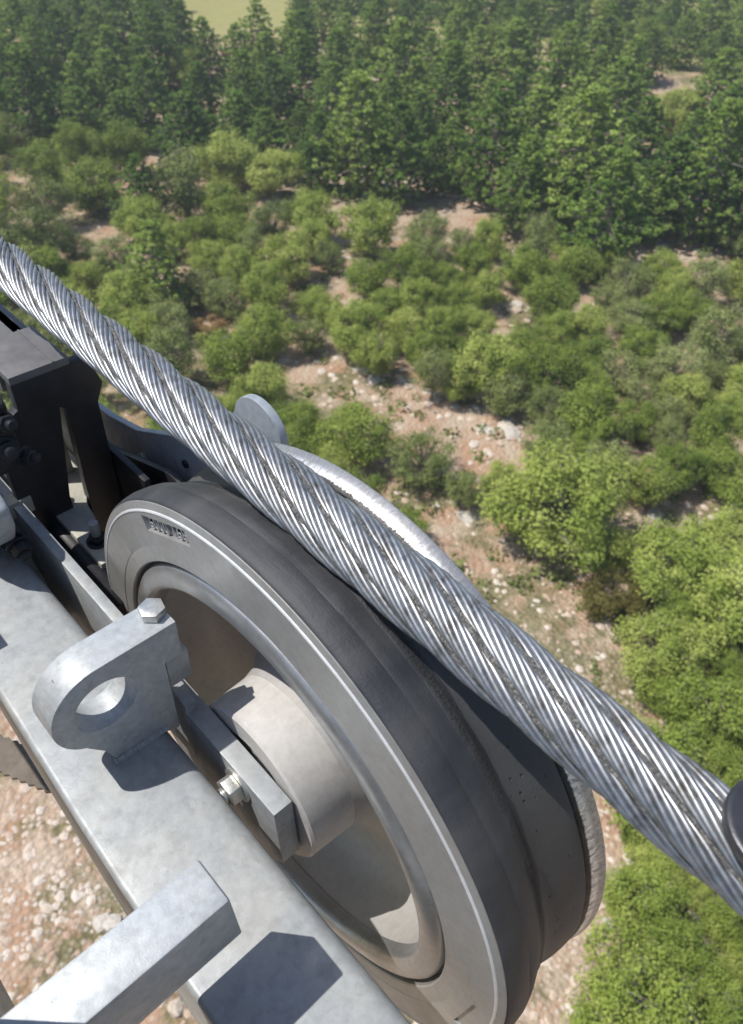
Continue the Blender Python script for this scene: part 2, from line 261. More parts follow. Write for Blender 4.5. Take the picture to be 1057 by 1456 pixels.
TREES = [('p',37.46,65.55,4.53,7.15),('p',34.13,66.16,4.21,5.94),('p',50.54,61.93,4.24,5.47),('p',43.61,62.46,3.5,5.08),('p',30.78,55.28,4.22,6.64),('p',33.03,47.47,4.19,5.45),('p',34.23,53.85,3.67,5.71),('p',36.23,44.96,2.97,4.62),('p',35.69,38.29,5.24,7.79),('p',47.62,46.95,5.02,7.98),('p',42.01,36.05,3.63,4.75),('p',41.3,31.99,5.23,7.64),('p',47.57,33.47,4.9,6.66),('p',41.97,25.4,6.28,8.91),('p',46.71,22.43,4.84,6.08),('p',47.73,20.17,5.64,8.6),('p',48.43,18.73,3.96,5.01),('p',47.8,41.57,4.86,7.37),('p',55.42,32.02,5.36,7.36),('p',58.22,39.24,5.38,8.14),('p',39.19,34.63,2.55,4.03),('p',23.53,58.6,4.74,7.45),('p',33.05,72.36,4.35,5.91),('p',31.24,76.38,4.55,5.92),('p',58.72,44.49,5.42,6.87),('p',48.67,55.06,4.04,5.38),('p',50.43,62.8,3.7,5.17),('p',44.78,22.02,2.42,3.44),('o',64.0,31.86,5.29,4.39),('o',28.75,4.87,3.06,2.28),('o',19.09,0.9,2.93,2.53),('p',57.55,59.9,4.4,6.51),('o',29.3,43.56,4.94,4.15),('j',14.47,27.42,3.54,3.2),('o',9.91,-3.76,3.0,2.86),('o',17.11,57.69,4.44,4.07),('p',67.8,51.13,3.45,5.61),('o',26.78,24.05,2.66,2.52),('o',19.09,26.44,3.54,2.88),('o',28.6,34.54,3.86,3.39),('o',26.14,27.23,3.16,2.25),('j',32.15,28.61,3.25,3.23),('j',19.76,30.69,3.15,2.33),('j',34.61,18.06,2.39,1.89),('o',8.6,-2.85,2.38,1.83),('o',11.54,0.43,1.88,1.54),('p',43.49,46.55,3.28,5.56),('o',14.77,46.89,4.72,4.12),('p',43.41,43.52,3.53,5.39),('o',22.22,23.72,3.39,3.33),('p',65.27,40.86,4.97,8.04),('o',36.09,8.82,2.49,1.77),('o',21.27,46.75,4.39,3.47),('j',21.36,57.64,3.73,3.23),('o',36.13,21.1,3.22,2.79),('o',13.52,20.62,3.03,2.4),('o',35.3,15.32,2.59,2.56),('o',33.43,22.67,3.17,2.57),('o',15.47,-0.75,2.93,2.33),('p',19.79,63.6,4.77,5.76),('p',39.81,82.83,4.17,5.27),('o',12.61,-2.65,3.66,2.82),('p',42.94,57.32,3.71,5.86),('o',14.66,15.55,3.13,2.28),('p',101.76,57.96,4.35,6.73),('p',66.17,61.8,3.26,4.24),('o',9.57,-0.97,2.59,2.01),('o',13.22,35.4,3.32,2.96),('o',12.99,1.97,3.8,2.78),('p',86.4,35.38,4.97,6.84),('o',21.42,29.45,3.15,3.01),('p',81.32,33.51,4.3,5.2),('p',35.21,99.98,4.01,5.57),('p',57.68,24.81,5.15,7.27),('j',7.32,29.71,3.56,2.83),('o',25.85,39.36,3.96,3.25),('p',104.47,74.2,4.16,5.11),('p',67.71,70.96,3.6,5.49),('o',33.53,9.29,3.09,2.45),('p',25.23,71.39,3.78,6.02),('o',35.31,26.67,2.92,2.54),('p',86.86,68.32,3.68,5.41),('o',17.37,0.0,2.49,1.75),('j',39.24,11.41,3.54,2.93),('p',25.52,55.63,3.96,5.04),('o',38.28,16.22,2.66,2.25),('j',39.53,15.29,3.77,3.36),('j',13.48,17.83,2.09,1.53),('o',30.76,5.85,2.57,1.94),('o',75.51,51.54,3.98,3.74),('j',23.64,10.08,2.47,2.19),('o',9.47,-2.08,2.1,1.65),('j',24.74,41.68,5.26,5.03),('j',24.0,15.8,2.95,2.27),('o',14.82,0.69,1.81,1.74),('p',60.46,20.86,4.9,6.33),('j',34.98,12.04,3.87,3.67),('o',15.81,33.01,3.7,3.31),('p',41.77,64.25,3.69,5.58),('o',7.67,-0.86,3.35,2.84),('o',39.69,64.33,3.92,3.54),('o',21.76,21.87,2.93,2.59),('p',87.39,57.83,3.4,5.14),('j',12.0,32.09,3.08,2.32),('p',67.88,22.7,5.29,7.44),('o',31.52,7.87,2.65,1.95),('o',9.79,25.45,3.33,2.43),('o',16.38,25.86,3.43,2.94),('o',41.4,10.43,2.98,2.61),('j',13.69,24.13,2.47,1.9),('p',106.62,78.57,3.18,4.8),('p',57.68,52.85,3.48,4.41),('o',22.87,27.19,2.72,1.98),('o',29.79,15.62,2.93,2.2),('o',8.59,32.15,3.26,2.65),('o',83.98,46.95,4.24,4.17),('o',20.32,2.8,4.32,3.66),('p',42.56,98.27,4.0,5.47),('o',25.91,50.65,4.32,3.78),('o',13.77,-0.66,2.27,1.94),('p',62.9,35.99,4.24,7.09),('o',83.38,101.4,3.24,2.27),('p',136.05,57.01,4.19,5.18),('o',30.62,40.67,4.7,3.33),('o',28.35,18.08,2.56,2.16),('p',17.55,33.66,3.33,5.11),('p',61.24,68.36,3.34,4.59),('p',46.58,13.63,3.59,5.65),('o',30.26,10.8,2.8,2.46),('o',31.63,17.2,2.69,2.38),('o',24.19,31.03,3.48,3.05),('o',24.22,36.12,3.15,2.5),('o',5.38,28.81,2.81,1.97),('o',11.48,-1.57,1.75,1.43),('p',101.26,42.6,4.09,6.41),('o',25.85,21.49,2.89,2.64),('j',28.13,6.57,2.31,2.23),('o',27.88,14.38,2.43,1.99),('o',22.44,36.87,2.61,2.55),('j',17.75,46.01,4.25,3.53),('p',84.58,64.49,3.17,4.13),('o',115.18,63.22,4.28,4.11),('p',82.29,38.54,3.47,4.91),('o',27.93,26.07,3.16,2.9),('o',75.95,75.73,4.25,3.78),('j',24.73,14.03,2.64,2.3),('p',98.23,38.26,5.24,6.43),('p',86.25,83.65,3.29,5.51),('o',6.81,32.13,3.11,3.09),('p',78.61,83.87,2.99,4.79),('p',54.97,18.21,4.0,5.08),('p',111.0,49.86,3.47,4.58),('p',22.5,64.23,4.14,6.26),('o',15.61,37.16,2.89,2.18),('p',96.27,51.38,4.85,6.01),('o',29.65,30.79,4.34,3.65),('o',10.7,38.03,2.91,2.05),('o',20.99,40.29,4.17,2.93),('p',29.65,67.52,3.11,4.12),('p',41.24,25.78,3.36,4.45),('o',82.3,50.81,4.02,3.81),('o',25.1,3.28,3.82,2.7),('p',65.33,29.68,4.82,7.31),('o',31.93,6.4,3.16,3.06),('p',40.89,100.95,3.69,6.24),('p',119.46,54.53,4.41,7.46),('p',112.24,43.39,5.03,7.3),('o',11.71,-3.25,1.94,1.84),('p',46.41,81.18,4.25,5.64),('o',30.11,22.54,2.46,2.04),('p',88.43,65.74,4.59,7.29),('p',37.91,53.76,3.82,5.77),('p',52.82,109.74,2.73,3.52),('p',22.08,42.18,3.33,4.84),('p',99.12,68.6,3.25,4.54),('p',53.4,39.42,3.36,5.14),('p',84.36,60.05,4.02,6.11),('p',24.11,74.48,4.24,5.99),('o',23.92,53.76,3.49,3.32),('o',7.13,-1.81,1.82,1.35),('p',64.75,55.83,4.77,6.52),('p',142.57,57.95,4.66,5.75),('o',12.44,39.2,3.87,3.31),('o',31.76,19.53,3.13,3.0),('o',36.67,14.45,2.75,2.29),('o',30.41,18.01,2.4,2.05),('o',44.75,13.41,4.3,3.95),('p',43.96,92.52,3.49,5.27),('p',100.17,83.76,3.13,3.78),('o',20.4,51.23,4.16,3.34),('p',30.48,82.7,3.27,5.17),('o',41.52,13.94,3.34,3.24),('p',91.55,54.81,4.46,7.12),('j',36.72,17.97,3.41,2.71),('p',68.96,66.2,3.75,5.45),('o',32.45,14.39,2.79,2.23),('o',95.41,84.0,4.56,3.82),('j',17.55,37.79,3.09,2.36),('p',54.34,94.73,3.82,6.29),('p',39.57,73.99,4.68,6.68),('o',13.14,25.92,2.78,1.97),('o',13.11,50.72,5.17,5.1),('p',59.3,106.23,3.0,4.56),('j',31.49,12.15,3.39,3.1),('o',11.09,-2.37,1.34,1.05),('p',9.74,41.51,3.64,4.86),('p',33.93,40.09,3.43,5.19),('o',12.73,0.75,1.81,1.37),('p',29.04,56.42,3.23,4.13),('o',32.32,25.09,2.6,2.1),('o',115.28,59.07,4.78,3.89),('p',74.74,28.26,4.58,6.99),('o',8.74,36.04,3.54,3.41),('p',83.47,42.98,3.74,5.63),('j',29.78,13.84,3.17,2.4),('j',13.24,42.5,3.73,3.7),('p',38.63,94.46,3.17,4.57),('p',53.94,107.66,3.14,5.26),('o',16.21,23.0,2.8,2.45),('o',10.01,0.18,2.47,2.25),('p',121.89,64.54,4.24,6.2),('p',36.54,35.21,4.04,6.49),('p',61.1,71.72,4.38,5.79),('j',19.12,32.63,3.01,2.21),('p',28.59,68.45,3.83,6.52),('j',28.56,10.44,2.26,2.05),('o',27.59,20.87,2.44,1.96),('o',24.58,22.6,2.94,2.43),('p',79.29,73.05,3.04,4.62),('j',30.86,27.13,2.64,2.28),('o',12.99,30.25,2.87,2.38),('p',77.8,63.71,4.78,6.7),('o',36.42,10.57,2.86,2.18),('p',70.37,81.14,3.49,4.58),('o',14.83,13.31,2.48,2.19),('p',120.32,52.92,4.05,5.51),('p',65.36,79.97,3.32,4.47),('j',10.35,30.56,2.48,1.86),('p',89.07,92.77,2.92,3.74),('p',55.05,35.16,4.03,5.43),('o',14.84,30.96,3.2,2.47),('p',56.28,46.38,3.97,6.31),('j',36.64,24.04,3.71,3.52),('p',61.81,99.21,3.76,4.8),('p',78.48,68.3,4.66,7.16),('o',29.58,24.63,2.33,1.83),('o',28.43,8.57,2.84,2.8),('p',123.83,69.13,3.64,5.33),('o',14.81,18.76,2.1,1.97),('p',49.56,26.43,4.79,7.4),('p',38.99,51.15,4.01,5.48),('p',51.17,112.68,3.35,4.48),('j',10.9,28.44,2.66,2.37),('o',28.3,22.67,2.28,2.25),('p',79.29,92.03,3.25,4.27),('p',97.99,43.83,3.88,6.4),('o',27.16,11.3,2.27,1.94),('o',19.95,7.7,2.34,1.97),('p',85.74,78.79,3.1,4.36),('o',72.75,58.36,3.77,3.05),('j',7.02,27.18,2.23,1.8),('p',51.18,96.21,4.13,5.36),('o',12.58,-0.9,1.55,1.28),('p',37.28,85.33,4.0,6.13),('p',42.71,117.16,2.92,4.07),('o',52.58,95.25,4.54,3.53),('o',11.61,22.54,3.07,2.88),('o',13.5,13.73,1.72,1.37),('j',8.84,39.08,2.93,2.9),('o',8.99,28.54,2.63,2.29),('o',15.11,-1.68,1.83,1.66),('p',94.45,76.56,3.02,4.34),('o',27.68,87.1,4.08,3.38),('p',39.16,21.72,4.47,7.31),('p',37.27,74.35,3.01,4.88),('j',22.71,12.71,2.82,2.34),('o',35.87,93.22,3.54,2.52),('p',47.27,15.57,2.81,3.97),('j',23.89,57.98,4.07,3.72),('j',10.67,34.72,2.83,2.11),('p',71.13,29.18,3.99,5.2),('p',42.41,39.16,3.34,5.65),('p',126.61,62.43,3.86,6.3),('o',14.12,38.57,2.93,2.86),('p',89.84,43.68,4.59,7.33),('j',38.02,9.11,2.9,2.42),('p',35.68,64.4,3.26,5.14),('p',36.87,97.17,2.97,4.83),('p',75.07,98.52,3.17,4.86),('j',15.28,41.11,3.98,3.61),('p',31.02,91.58,3.79,6.4),('p',89.21,50.81,3.56,5.91),('o',19.2,57.46,3.66,3.22),('o',122.05,57.26,4.3,4.27),('p',72.49,54.19,4.67,6.7),('p',42.17,110.98,2.76,4.35),('j',23.89,33.93,2.64,2.28),('o',19.62,12.5,2.11,2.0),('o',18.63,3.1,1.62,1.18),('p',81.09,89.92,4.24,5.48),('p',54.16,60.43,3.59,5.15),('p',46.33,76.71,4.22,5.49),('o',126.56,74.27,4.19,3.57),('p',101.36,65.01,3.9,5.28),('p',39.59,45.49,4.08,6.37),('o',11.62,-0.6,1.32,1.01),('p',47.27,109.43,3.14,5.16),('p',86.69,31.77,4.01,6.62),('o',17.11,54.08,3.64,2.63),('p',69.36,97.8,3.24,5.39),('o',38.62,20.63,2.8,2.27),('p',32.5,91.28,3.52,5.26),('j',20.91,25.43,2.63,2.02),('o',15.95,3.04,1.82,1.34),('p',77.07,79.68,3.58,4.96),('p',41.24,80.8,3.85,6.48),('p',102.52,49.33,3.85,6.17),('p',39.38,27.85,3.76,5.99),('p',77.76,69.17,3.12,4.23),('p',65.64,25.5,4.06,5.53),('j',10.33,40.92,2.82,2.43),('j',33.37,26.92,2.49,2.23),('o',92.74,55.5,3.59,3.29),('p',29.06,90.46,3.27,5.39),('p',57.52,107.66,3.56,4.55),('p',84.08,57.72,3.37,4.97),('p',105.06,79.59,2.98,4.86),('p',43.83,95.31,4.2,6.79),('p',72.46,88.85,2.87,4.17),('o',25.74,4.84,3.35,3.08),('p',42.22,51.94,4.4,6.95),('o',101.05,67.3,3.67,2.72),('p',37.7,115.72,2.74,3.75),('p',137.61,54.03,3.8,5.35),('p',27.72,59.67,3.72,5.99),('p',32.93,101.49,3.53,5.74),('p',136.79,60.87,4.03,4.98),('p',62.42,105.14,3.06,4.22),('p',115.17,48.94,3.82,5.37),('p',40.84,66.36,4.11,6.61),('p',85.19,37.4,4.48,5.46),('p',77.63,51.02,3.44,5.41),('p',55.55,91.09,2.95,4.36),('o',110.03,67.08,4.1,3.48),('j',27.11,9.73,2.21,1.79),('o',21.2,34.12,2.7,2.45),('p',50.84,103.64,2.76,3.49),('o',31.47,9.43,2.34,1.74),('p',79.49,76.73,3.54,5.54),('j',5.69,31.05,2.39,1.92),('o',23.71,8.73,2.59,2.45),('o',43.74,11.91,3.12,2.45),('p',50.84,100.24,3.02,4.94),('o',24.39,74.05,3.45,3.27),('p',80.42,80.47,3.07,4.98),('p',52.95,41.99,3.24,4.25),('p',107.83,72.54,3.0,4.44),('p',29.67,49.16,4.25,5.52),('o',25.56,24.96,2.38,2.02),('o',14.07,-1.68,1.62,1.38),('p',63.87,39.39,3.46,5.24),('p',117.69,73.68,3.5,4.74),('p',26.65,69.81,3.55,4.47),('o',14.29,33.02,2.65,2.04),('p',91.44,84.55,3.7,5.96),('p',71.99,78.96,3.77,4.63),('p',32.79,43.87,3.85,4.76),('p',56.31,69.22,3.48,4.91),('p',124.22,60.84,3.54,4.27),('p',30.33,59.62,4.61,5.83),('p',114.59,74.55,3.35,5.43),('p',63.53,98.12,3.89,6.57),('o',25.45,20.08,2.22,1.7),('j',26.49,30.5,2.49,1.76),('o',128.97,53.31,4.19,4.1),('p',36.9,109.17,2.87,4.32),('j',6.92,35.63,3.53,2.75),('p',111.15,66.31,3.66,5.44),('j',16.63,40.03,2.62,2.27),('p',122.32,74.23,3.25,4.52),('p',75.03,41.48,3.81,4.9),('o',60.67,60.24,3.86,3.03),('o',86.18,30.04,4.52,4.02),('p',47.85,51.21,3.21,5.31),('j',12.44,27.52,2.36,1.98),('p',49.06,14.18,4.55,7.44),('o',8.28,-2.04,1.48,1.24),('p',63.98,62.72,3.16,4.52),('o',41.39,33.99,3.46,2.49),('o',41.02,117.51,3.6,3.15),('p',68.6,100.97,2.96,4.38),('o',10.6,-2.86,1.48,1.13),('p',46.65,63.15,4.03,6.52),('o',93.35,58.54,4.24,3.2),('o',39.75,17.92,2.91,2.51),('j',16.66,31.09,2.84,2.44),('o',56.83,59.24,3.69,3.17),('p',35.33,80.61,3.6,4.79),('p',71.83,90.42,4.25,6.52),('o',11.79,1.23,1.33,1.1),('p',55.14,94.76,2.88,3.5),('o',22.95,75.57,3.93,2.84),('o',15.27,17.47,2.04,2.0),('p',32.68,68.0,3.26,4.98),('p',125.63,63.86,3.68,5.01),('p',30.09,79.08,3.13,3.93),('p',55.41,26.0,3.7,5.51),('o',27.06,7.42,2.55,2.09),('o',21.01,37.69,2.6,2.28),('p',40.91,105.5,2.84,4.37),('p',87.14,46.98,3.46,5.38),('j',47.85,17.3,3.07,2.37),('p',21.89,59.98,3.49,5.18),('p',98.53,78.91,4.03,6.72),('p',48.55,96.49,3.08,3.76),('p',97.1,69.48,3.15,4.2),('o',24.05,11.67,2.18,1.69),('o',27.14,32.41,3.02,2.39),('j',28.87,11.92,2.3,2.21),('o',21.45,1.15,1.66,1.62),('p',58.48,50.71,3.92,6.4),('o',12.49,-1.57,1.35,1.15),('o',18.18,1.97,1.64,1.52),('j',26.6,35.82,3.34,2.85),('j',33.61,11.2,2.52,1.82),('p',36.45,89.24,3.25,3.91),('j',33.92,16.09,2.83,2.3),('p',78.91,46.3,3.32,4.29),('o',23.23,17.9,2.23,1.62),('o',19.06,4.25,2.2,1.84),('o',63.75,24.6,3.89,3.2),('p',98.62,76.43,3.05,4.22),('p',77.48,60.49,3.14,5.18),('o',21.76,32.21,2.59,2.58),('p',57.09,39.37,3.63,5.03),('o',8.89,-3.7,1.43,1.07),('p',113.33,77.52,3.01,4.33),('p',71.22,96.28,2.94,4.45),('o',95.53,95.0,3.53,2.63),('o',14.76,22.79,2.32,1.94),('p',76.21,64.83,3.5,4.87),('p',47.47,44.65,3.53,5.71),('o',7.61,-2.58,1.25,1.23),('o',23.78,20.87,2.39,2.14)]
LEDGES = [[(18.6,26.13),(20.4,25.44),(21.4,23.01),(21.91,20.68),(22.59,18.65),(23.29,16.32),(23.81,14.55)],[(20.8,15.53),(22.37,15.13),(23.3,14.34)],[(23.97,9.29),(24.18,8.29),(24.62,6.84),(27.92,6.45)],[(32.33,46.86),(36.99,42.49),(39.27,36.42),(41.65,31.57),(42.71,28.88),(45.28,24.11),(45.42,20.13),(47.26,16.6)],[(34.48,62.82),(31.97,56.2),(29.81,49.62)],[(28.68,32.3),(30.68,29.66)],[(30.28,21.63),(32.61,21.15)],[(18.81,14.29),(17.72,12.56)]]
# ================================================================== terrain
GZ = -20.0
def hgt(x, y):
    d = math.hypot(x, y)
    h = 0.35 * math.sin(x * 0.13 + 0.7) * math.cos(y * 0.11) + 0.18 * math.sin(x * 0.41 + y * 0.33) + 0.07 * math.sin(x * 1.3) * math.sin(y * 1.1 + 1)
    if d > 130: h += 12 * (1 - math.exp(-(d - 130) / 300)) + 3 * math.sin(math.atan2(y, x) * 5) * min(1, (d - 130) / 400)
    return GZ + h
def ground_mesh():
    rs = [0]
    while rs[-1] < 1800: rs.append(rs[-1] + max(0.55, rs[-1] * 0.018))
    n = 300; vs = [(0, 0, hgt(0, 0))]; fs = []
    for r in rs[1:]:
        for k in range(n):
            a = 2 * math.pi * k / n; x, y = r * math.cos(a), r * math.sin(a); vs.append((x, y, hgt(x, y)))
    for k in range(n): fs.append((0, 1 + k, 1 + (k + 1) % n))
    for i in range(len(rs) - 2):
        b = 1 + i * n
        for k in range(n):
            k2 = (k + 1) % n; fs.append((b + k, b + n + k, b + n + k2, b + k2))
    return mesh('ground', vs, fs)
m = M['ground'] = mat('rocky_red_soil', (0.35, 0.26, 0.19), 0.95, 0, 0.2); g = NT(m); v = g.coord()
big = g.noise(v, 0.11, 5, 0.6); mid = g.noise(v, 0.75, 6, 0.65, 0.4)
soil = g.mix(g.ramp(mid, [(0.38, 0.0), (0.62, 1.0)]), (0.44, 0.27, 0.175), (0.52, 0.42, 0.32))
grass = g.mix(g.ramp(g.noise(v, 3.0, 5, 0.7), [(0.4, 0.0), (0.6, 1.0)]), (0.12, 0.12, 0.055), (0.26, 0.23, 0.12))
c = g.mix(g.ramp(g.noise(v, 0.32, 6, 0.7), [(0.50, 0.0), (0.58, 0.9)]), soil, grass)
peb = g.vor(v, 6.5, out='Color'); pd = g.vor(v, 6.5); bw = g.n('ShaderNodeSeparateColor'); g.l(peb, bw.inputs[0])
pcol = g.ramp(bw.outputs[0], [(0.0, (0.34, 0.24, 0.17)), (0.45, (0.55, 0.45, 0.36)), (0.75, (0.66, 0.61, 0.54)), (1.0, (0.50, 0.36, 0.27))])
near = g.n('ShaderNodeVectorMath'); near.operation = 'LENGTH'; g.l(v, near.inputs[0])
# distance measured in plan
sep = g.n('ShaderNodeSeparateXYZ'); g.l(v, sep.inputs[0]); cmb = g.n('ShaderNodeCombineXYZ'); g.l(sep.outputs[0], cmb.inputs[0]); g.l(sep.outputs[1], cmb.inputs[1]); g.l(cmb.outputs[0], near.inputs[0])
grav = g.ramp(g.math('ADD', g.math('DIVIDE', near.outputs['Value'], 40.0), g.math('MULTIPLY', big, 0.25)), [(0.46, 1.0), (0.58, 0.0)])
pm = g.math('MULTIPLY', g.ramp(pd, [(0.30, 1.0), (0.50, 0.0)]), g.ramp(g.noise(v, 0.6, 4, 0.7), [(0.36, 0.15), (0.58, 1.0)]))
c = g.mix(g.math('MULTIPLY', pm, grav), c, pcol)
yel = g.math('MULTIPLY', g.ramp(g.math('DIVIDE', near.outputs['Value'], 200.0), [(0.44, 0.0), (0.50, 1.0)]), 1.0)
c = g.mix(yel, c, g.mix(mid, (0.42, 0.38, 0.16), (0.30, 0.30, 0.12)))
hb = g.math('ADD', g.math('MULTIPLY', pd, -1.0), g.math('MULTIPLY', g.noise(v, 14, 6, 0.7), 0.5))
g.set(col=c, normal=g.bump(hb, 0.8, 0.10))
ground = link('ground', ground_mesh(), m, smooth=True); tag(ground, kind='structure')

# stones
def mkstone(seed, flat=0.6):
    r_ = random.Random(seed); bm = bmesh.new(); bmesh.ops.create_icosphere(bm, subdivisions=1, radius=1)
    for v_ in bm.verts: v_.co = v_.co * r_.uniform(0.72, 1.15); v_.co.z *= flat
    me = bpy.data.meshes.new('stone'); bm.to_mesh(me); bm.free(); return me
m = M['stone'] = mat('pale_limestone', (0.5, 0.44, 0.37), 0.9, 0, 0.2); g = NT(m); oi = g.n('ShaderNodeObjectInfo'); v = g.coord('Generated')
c = g.ramp(oi.outputs['Random'], [(0.0, (0.55, 0.44, 0.34)), (0.4, (0.70, 0.63, 0.54)), (0.7, (0.58, 0.55, 0.50)), (1.0, (0.76, 0.70, 0.62))])
c = g.mix(g.ramp(g.noise(v, 4, 5, 0.7), [(0.4, 0.0), (0.7, 0.6)]), c, (0.30, 0.22, 0.16)); g.set(col=c, normal=g.bump(g.noise(v, 6, 5, 0.7), 0.5, 0.1))
m = M['rubble'] = mat('limestone_rubble', (0.5, 0.44, 0.37), 0.9, 0, 0.2); g = NT(m); v = g.coord()
s3 = g.vor(v, 2.2, out='Color'); sc3 = g.n('ShaderNodeSeparateColor'); g.l(s3, sc3.inputs[0])
c = g.ramp(sc3.outputs[0], [(0.0, (0.46, 0.32, 0.23)), (0.4, (0.62, 0.50, 0.40)), (0.75, (0.68, 0.61, 0.53)), (1.0, (0.52, 0.39, 0.29))]); g.set(col=c, normal=g.bump(g.noise(v, 20, 5, 0.7), 0.4, 0.05))
stone_me = [mkstone(s) for s in range(7)]
for s_ in stone_me: s_.materials.append(M['stone'])
slab_me = [mkstone(s + 50, 0.32) for s in range(5)]
for s_ in slab_me: s_.materials.append(M['stone'])
stuff_v, stuff_f = [], []
def rubble(x, y, s, z=None):
    me = rnd.choice(stone_me); b = len(stuff_v); a = rnd.uniform(0, 6.28); ca, sa = math.cos(a) * s, math.sin(a) * s
    z = hgt(x, y) if z is None else z; f1 = rnd.uniform(0.7, 1.3)
    for v_ in me.vertices: stuff_v.append((x + v_.co.x * ca * f1 - v_.co.y * sa, y + v_.co.x * sa * f1 + v_.co.y * ca, z + (v_.co.z - .12) * s))
    for p in me.polygons: stuff_f.append(tuple(b + i for i in p.vertices))
nst = 0
def stone(x, y, s, slab=False):
    global nst
    if nst >= 295: return rubble(x, y, s)
    nst += 1; me = rnd.choice(slab_me if slab else stone_me)
    o = bpy.data.objects.new('stone', me); C.objects.link(o); o.parent = ground
    o.location = (x, y, hgt(x, y) + 0.05 * s); o.rotation_euler = (rnd.uniform(-.2, .2), rnd.uniform(-.2, .2), rnd.uniform(0, 6.28)); o.scale = (s * rnd.uniform(.8, 1.3), s, s * rnd.uniform(.7, 1.1))
for line in LEDGES:
    for (x0, y0), (x1, y1) in zip(line, line[1:]):
        L = math.hypot(x1 - x0, y1 - y0); n_ = max(2, int(L * 1.1))
        if n_ > 14: n_ = 14
        for i in range(n_):
            t = (i + rnd.random()) / n_; x = x0 + (x1 - x0) * t + rnd.gauss(0, .35); y = y0 + (y1 - y0) * t + rnd.gauss(0, .35)
            stone(x, y, rnd.uniform(.2, .48), True)
        for i in range(int(L * 9)):
            t = rnd.random(); rubble(x0 + (x1 - x0) * t + rnd.gauss(0, 1.0), y0 + (y1 - y0) * t + rnd.gauss(0, 1.0), rnd.uniform(.07, .24))
for i in range(190):   # big stones in the two gravel corners
    if i % 3: x, y = rnd.uniform(-5, 4), rnd.uniform(0.5, 9)
    else: x, y = rnd.uniform(4.5, 11.5), rnd.uniform(-4.5, 0.5)
    stone(x, y, rnd.uniform(.14, .30))
for i in range(7000):
    if i % 4: x, y = rnd.uniform(-9, 8), rnd.uniform(-3, 16)
    else: x, y = rnd.uniform(3, 22), rnd.uniform(-6, 10)
    rubble(x, y, rnd.choice((.06, .08, .10, .14)) * rnd.uniform(.7, 1.3))
for i in range(1500):
    a = rnd.uniform(0, math.pi / 2); d = rnd.uniform(18, 60); rubble(d * math.cos(a), d * math.sin(a), rnd.uniform(.05, .2))
me = mesh('rubble', stuff_v, stuff_f); link('rubble', me, M['rubble'], ground); bpy.data.objects['rubble']['kind'] = 'stuff'

# ------------------------------------------------------------------ vegetation
def leafmat(name, cols, trans=0.33):
    m = mat(name, cols[0], 0.65, 0, 0.25); g = NT(m)
    at = g.n('ShaderNodeAttribute'); at.attribute_name = 'tone'; oi = g.n('ShaderNodeObjectInfo')
    t = g.math('ADD', g.math('MULTIPLY', at.outputs['Fac'], 0.50), g.math('MULTIPLY', oi.outputs['Random'], 0.50))
    c = g.ramp(t, [(0.05, cols[0]), (0.5, cols[1]), (0.95, cols[2])]); g.set(col=c)
    tr = g.n('ShaderNodeBsdfTranslucent'); g.l(c, tr.inputs[0]); mx = g.n('ShaderNodeMixShader'); mx.inputs[0].default_value = trans
    out = m.node_tree.nodes['Material Output']; g.l(g.b.outputs[0], mx.inputs[1]); g.l(tr.outputs[0], mx.inputs[2]); g.l(mx.outputs[0], out.inputs[0])
    return m
M['oak'] = leafmat('oak_leaves', ((0.12, 0.185, 0.030), (0.30, 0.385, 0.068), (0.56, 0.60, 0.18)))
M['juniper'] = leafmat('juniper_sprays', ((0.14, 0.185, 0.052), (0.29, 0.345, 0.105), (0.47, 0.50, 0.22)))
M['pine'] = leafmat('pine_needles', ((0.075, 0.16, 0.030), (0.24, 0.36, 0.068), (0.48, 0.58, 0.15)))
M['dry'] = leafmat('dry_brown_leaves', ((0.24, 0.15, 0.06), (0.34, 0.22, 0.09), (0.40, 0.29, 0.13)))
M['olive'] = leafmat('olive_scrub_leaves', ((0.13, 0.12, 0.03), (0.20, 0.18, 0.05), (0.24, 0.24, 0.07)))
m = M['bark'] = mat('grey_bark', (0.16, 0.13, 0.10), 0.9, 0, 0.2); g = NT(m); g.set(col=g.ramp(g.noise(g.coord(scale=(1, 1, .3)), 14, 5), [(0.3, (0.16, 0.13, 0.11)), (0.7, (0.36, 0.32, 0.28))]))

class Leaves:
    def __init__(s): s.v = []; s.f = []; s.t = []
    def quad(s, c, n, up, a, b, tone):
        n = n.normalized(); u = n.cross(up)
        if u.length < 1e-3: u = n.orthogonal()
        u.normalize(); w_ = u.cross(n); k = len(s.v)
        s.v += [c - u * a - w_ * b, c + u * a - w_ * b * .6, c + u * a * .7 + w_ * b, c - u * a * .8 + w_ * b * .8]
        s.f.append((k, k + 1, k + 2, k + 3)); s.t.append(tone)
    def done(s, name, m):
        me = mesh(name, s.v, s.f); at = me.attributes.new('tone', 'FLOAT', 'FACE'); at.data.foreach_set('value', s.t); me.materials.append(m); return me
def limb(vs, fs, p0, p1, r0, r1, n=6):
    d = (p1 - p0).normalized(); u = d.orthogonal().normalized(); w_ = d.cross(u); b = len(vs)
    for p, r in ((p0, r0), (p1, r1)):
        for k in range(n): a = 6.2832 * k / n; vs.append(p + u * math.cos(a) * r + w_ * math.sin(a) * r)
    for k in range(n): k2 = (k + 1) % n; fs.append((b + k, b + k2, b + n + k2, b + n + k))
def rv(r_): 
    while True:
        v_ = Vector((r_.uniform(-1, 1), r_.uniform(-1, 1), r_.uniform(-1, 1)))
        if 0.05 < v_.length < 1: return v_
